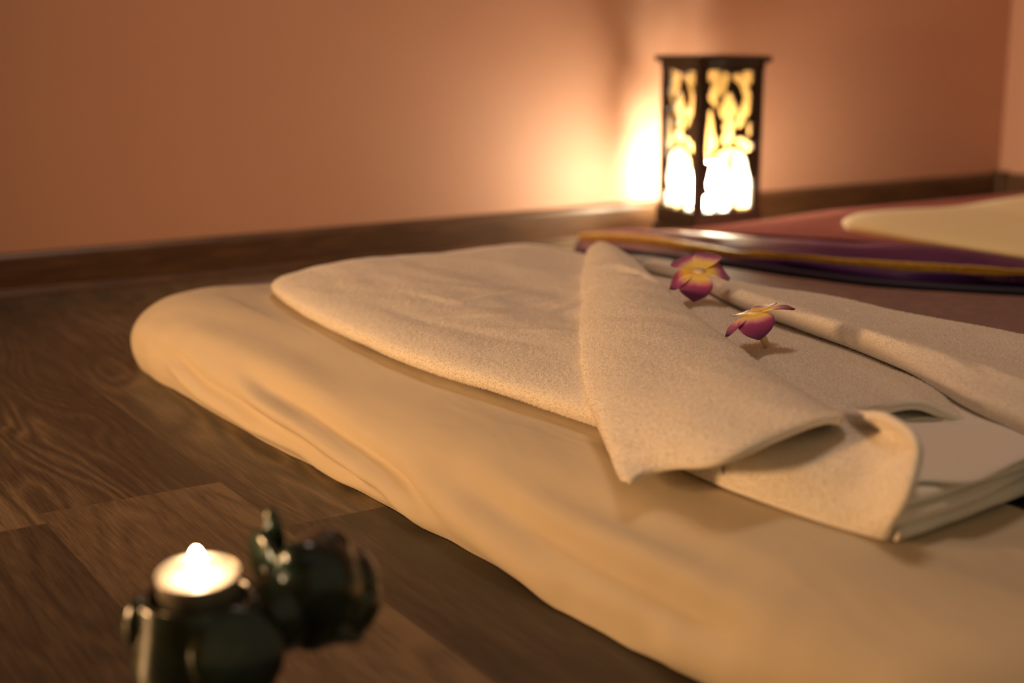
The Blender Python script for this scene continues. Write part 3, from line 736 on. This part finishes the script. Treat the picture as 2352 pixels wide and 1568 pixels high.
# ------------------------------------------------------------------ candle holder and tealight
CX, CY = .1924, .5580
TILT = D(6.5)
hold = empty('elephant_candle_holder', (CX, CY, 0), CAMYAW)
tag(hold, 'glossy dark green ceramic elephant candle holder on the floor', 'candle holder')
bm = bmesh.new()
def add(VF):
    V, F = VF; vs = [bm.verts.new(p) for p in V]
    for f in F:
        try: bm.faces.new([vs[k] for k in f])
        except ValueError: pass
def ball(c, r, rot=None):
    m = Matrix.Translation(c) @ (rot or Matrix()) @ Matrix.Diagonal((r[0], r[1], r[2], 1))
    bmesh.ops.create_uvsphere(bm, u_segments=28, v_segments=18, radius=1, matrix=m)
add(lathe_mesh([(.012, .026), (.022, .028), (.0285, .040), (.0305, .055), (.0300, .070), (.0275, .084), (.0265, .094), (.0262, .0985), (.0245, .1000), (.0225, .0990), (.0215, .0955), (.0212, .0900), (.0005, .0900)], 48))
for lx, ly in ((-.017, -.016), (-.017, .016), (.018, -.016), (.018, .016)):
    add(lathe_mesh([(.0125, .001), (.0130, .004), (.0115, .010), (.0112, .030), (.0125, .044), (.004, .050)], 24, (lx, ly)))
ball((-.0258, -.0070, .0900), (.0058, .0085, .0120), Matrix.Rotation(D(10), 4, 'Y'))                             # rump
ball((.0490, .013, .0980), (.0200, .0190, .0240))                            # head
ball((.045, .006, .1135), (.011, .009, .0085)); ball((.053, .019, .1140), (.011, .009, .0085))
ball((.052, .014, .086), (.0150, .0150, .0150)); ball((.046, .010, .080), (.0120, .0120, .0110))
ball((.033, .006, .088), (.016, .016, .018))                                 # neck
tk = bezier_like([(.052, .013, .084), (.060, .017, .083), (.0645, .020, .089), (.0645, .021, .098), (.0605, .020, .107)], 16); add(tube_mesh(tk, [.0140-.0040*i/15 for i in range(16)], 18))   # raised trunk
ball((.0200, -.0230, .0815), (.0200, .0050, .0205), Matrix.Rotation(D(20), 4, 'Z') @ Matrix.Rotation(D(-14), 4, 'X'))
ball((.0265, .0200, .1005), (.0190, .0046, .0215), Matrix.Rotation(D(-58), 4, 'Z') @ Matrix.Rotation(D(10), 4, 'X'))
ball((.0295, .022, .1195), (.0046, .0036, .0120), Matrix.Rotation(D(-8), 4, 'Y'))
for q in (-1, 1):
    add(tube_mesh([(.058, .013+q*.010, .082), (.066, .013+q*.012, .077), (.071, .013+q*.012, .079)], [.0028, .0022, .0010], 10))
o = bmobj('body', bm, M['glaze'], hold)
r = o.modifiers.new('blend', 'REMESH'); r.mode = 'VOXEL'; r.voxel_size = .0011; r.use_smooth_shade = True
s = o.modifiers.new('soft', 'SMOOTH'); s.factor = .5; s.iterations = 6
for q in (-1, 1):
    bm = bmesh.new(); bmesh.ops.create_uvsphere(bm, u_segments=12, v_segments=8, radius=.0021, matrix=Matrix.Translation((.0600, .013+q*.0135, .099)))
    bmobj('eye', bm, M['wick'], hold)

tea = empty('tealight_candle', (CX, CY, .0912)); tea.rotation_euler = (TILT, 0, CAMYAW)
tag(tea, 'lit white tealight in metal cup on the back of the elephant holder', 'candle')
R = .0178; TH = .0190
V, F = lathe_mesh([(.0158, 0), (.0168, .0008), (.0173, .003), (.0176, TH-.001), (.0179, TH), (.0176, TH+.0002), (.0173, TH-.0006), (.0171, TH-.004), (.0005, TH-.0042)], 56)
meshobj('cup', V, F, M['alu'], tea)
V, F = lathe_mesh([(.0168, .002), (.01705, TH-.0022), (.0158, TH-.0016), (.012, TH-.0021), (.006, TH-.0025), (.0005, TH-.0026)], 56)
meshobj('wax', V, F, M['wax'], tea)
V, F = tube_mesh([(0, 0, TH-.003), (.0002, 0, TH+.001), (.0006, 0, TH+.0035)], .0006, 8); meshobj('wick', V, F, M['wick'], tea)
V, F = lathe_mesh([(.0004, TH-.0005), (.0018, TH+.0002), (.0026, TH+.0022), (.0029, TH+.0044), (.0028, TH+.0066), (.0024, TH+.0086), (.0017, TH+.0102), (.0009, TH+.0113), (.0002, TH+.0117)], 24)
meshobj('flame', V, F, M['flame'], tea)

# ------------------------------------------------------------------ light
sl = bpy.data.lights.new('side_lamp', 'SPOT'); sl.energy = SIDE_W; sl.color = SIDE_C; sl.shadow_soft_size = .09; sl.spot_size = D(135); sl.spot_blend = .55
so = link(bpy.data.objects.new('side_lamp', sl)); so.location = SIDE_P; so.rotation_euler = (Vector((.75, .72, .10))-Vector(SIDE_P)).to_track_quat('-Z', 'Y').to_euler()
cl = bpy.data.lights.new('ceiling_lamp', 'AREA'); cl.energy = CEIL_W; cl.color = CEIL_C; cl.size = .5
co = link(bpy.data.objects.new('ceiling_lamp', cl)); co.location = (.9, 1.2, 2.35)
w = bpy.data.worlds.new('world'); SC.world = w; w.use_nodes = True
w.node_tree.nodes['Background'].inputs[0].default_value = WORLD_C; w.node_tree.nodes['Background'].inputs[1].default_value = WORLD_S

# ------------------------------------------------------------------ camera
cam = bpy.data.cameras.new('camera'); cam.lens = 50.0; cam.sensor_width = 36; cam.sensor_fit = 'HORIZONTAL'; cam.clip_start = .01
co = link(bpy.data.objects.new('camera', cam)); co.location = (0, 0, .34)
co.rotation_euler = (math.pi/2-math.atan(734/3267), 0, CAMYAW)
cam.dof.use_dof = True; cam.dof.focus_distance = 1.02; cam.dof.aperture_fstop = 4.2; cam.dof.aperture_blades = 0
SC.camera = co
SC.view_settings.view_transform = 'Standard'; SC.view_settings.look = 'None'; SC.view_settings.gamma = 1; SC.view_settings.use_curve_mapping = False
SC.view_settings.exposure = 0.
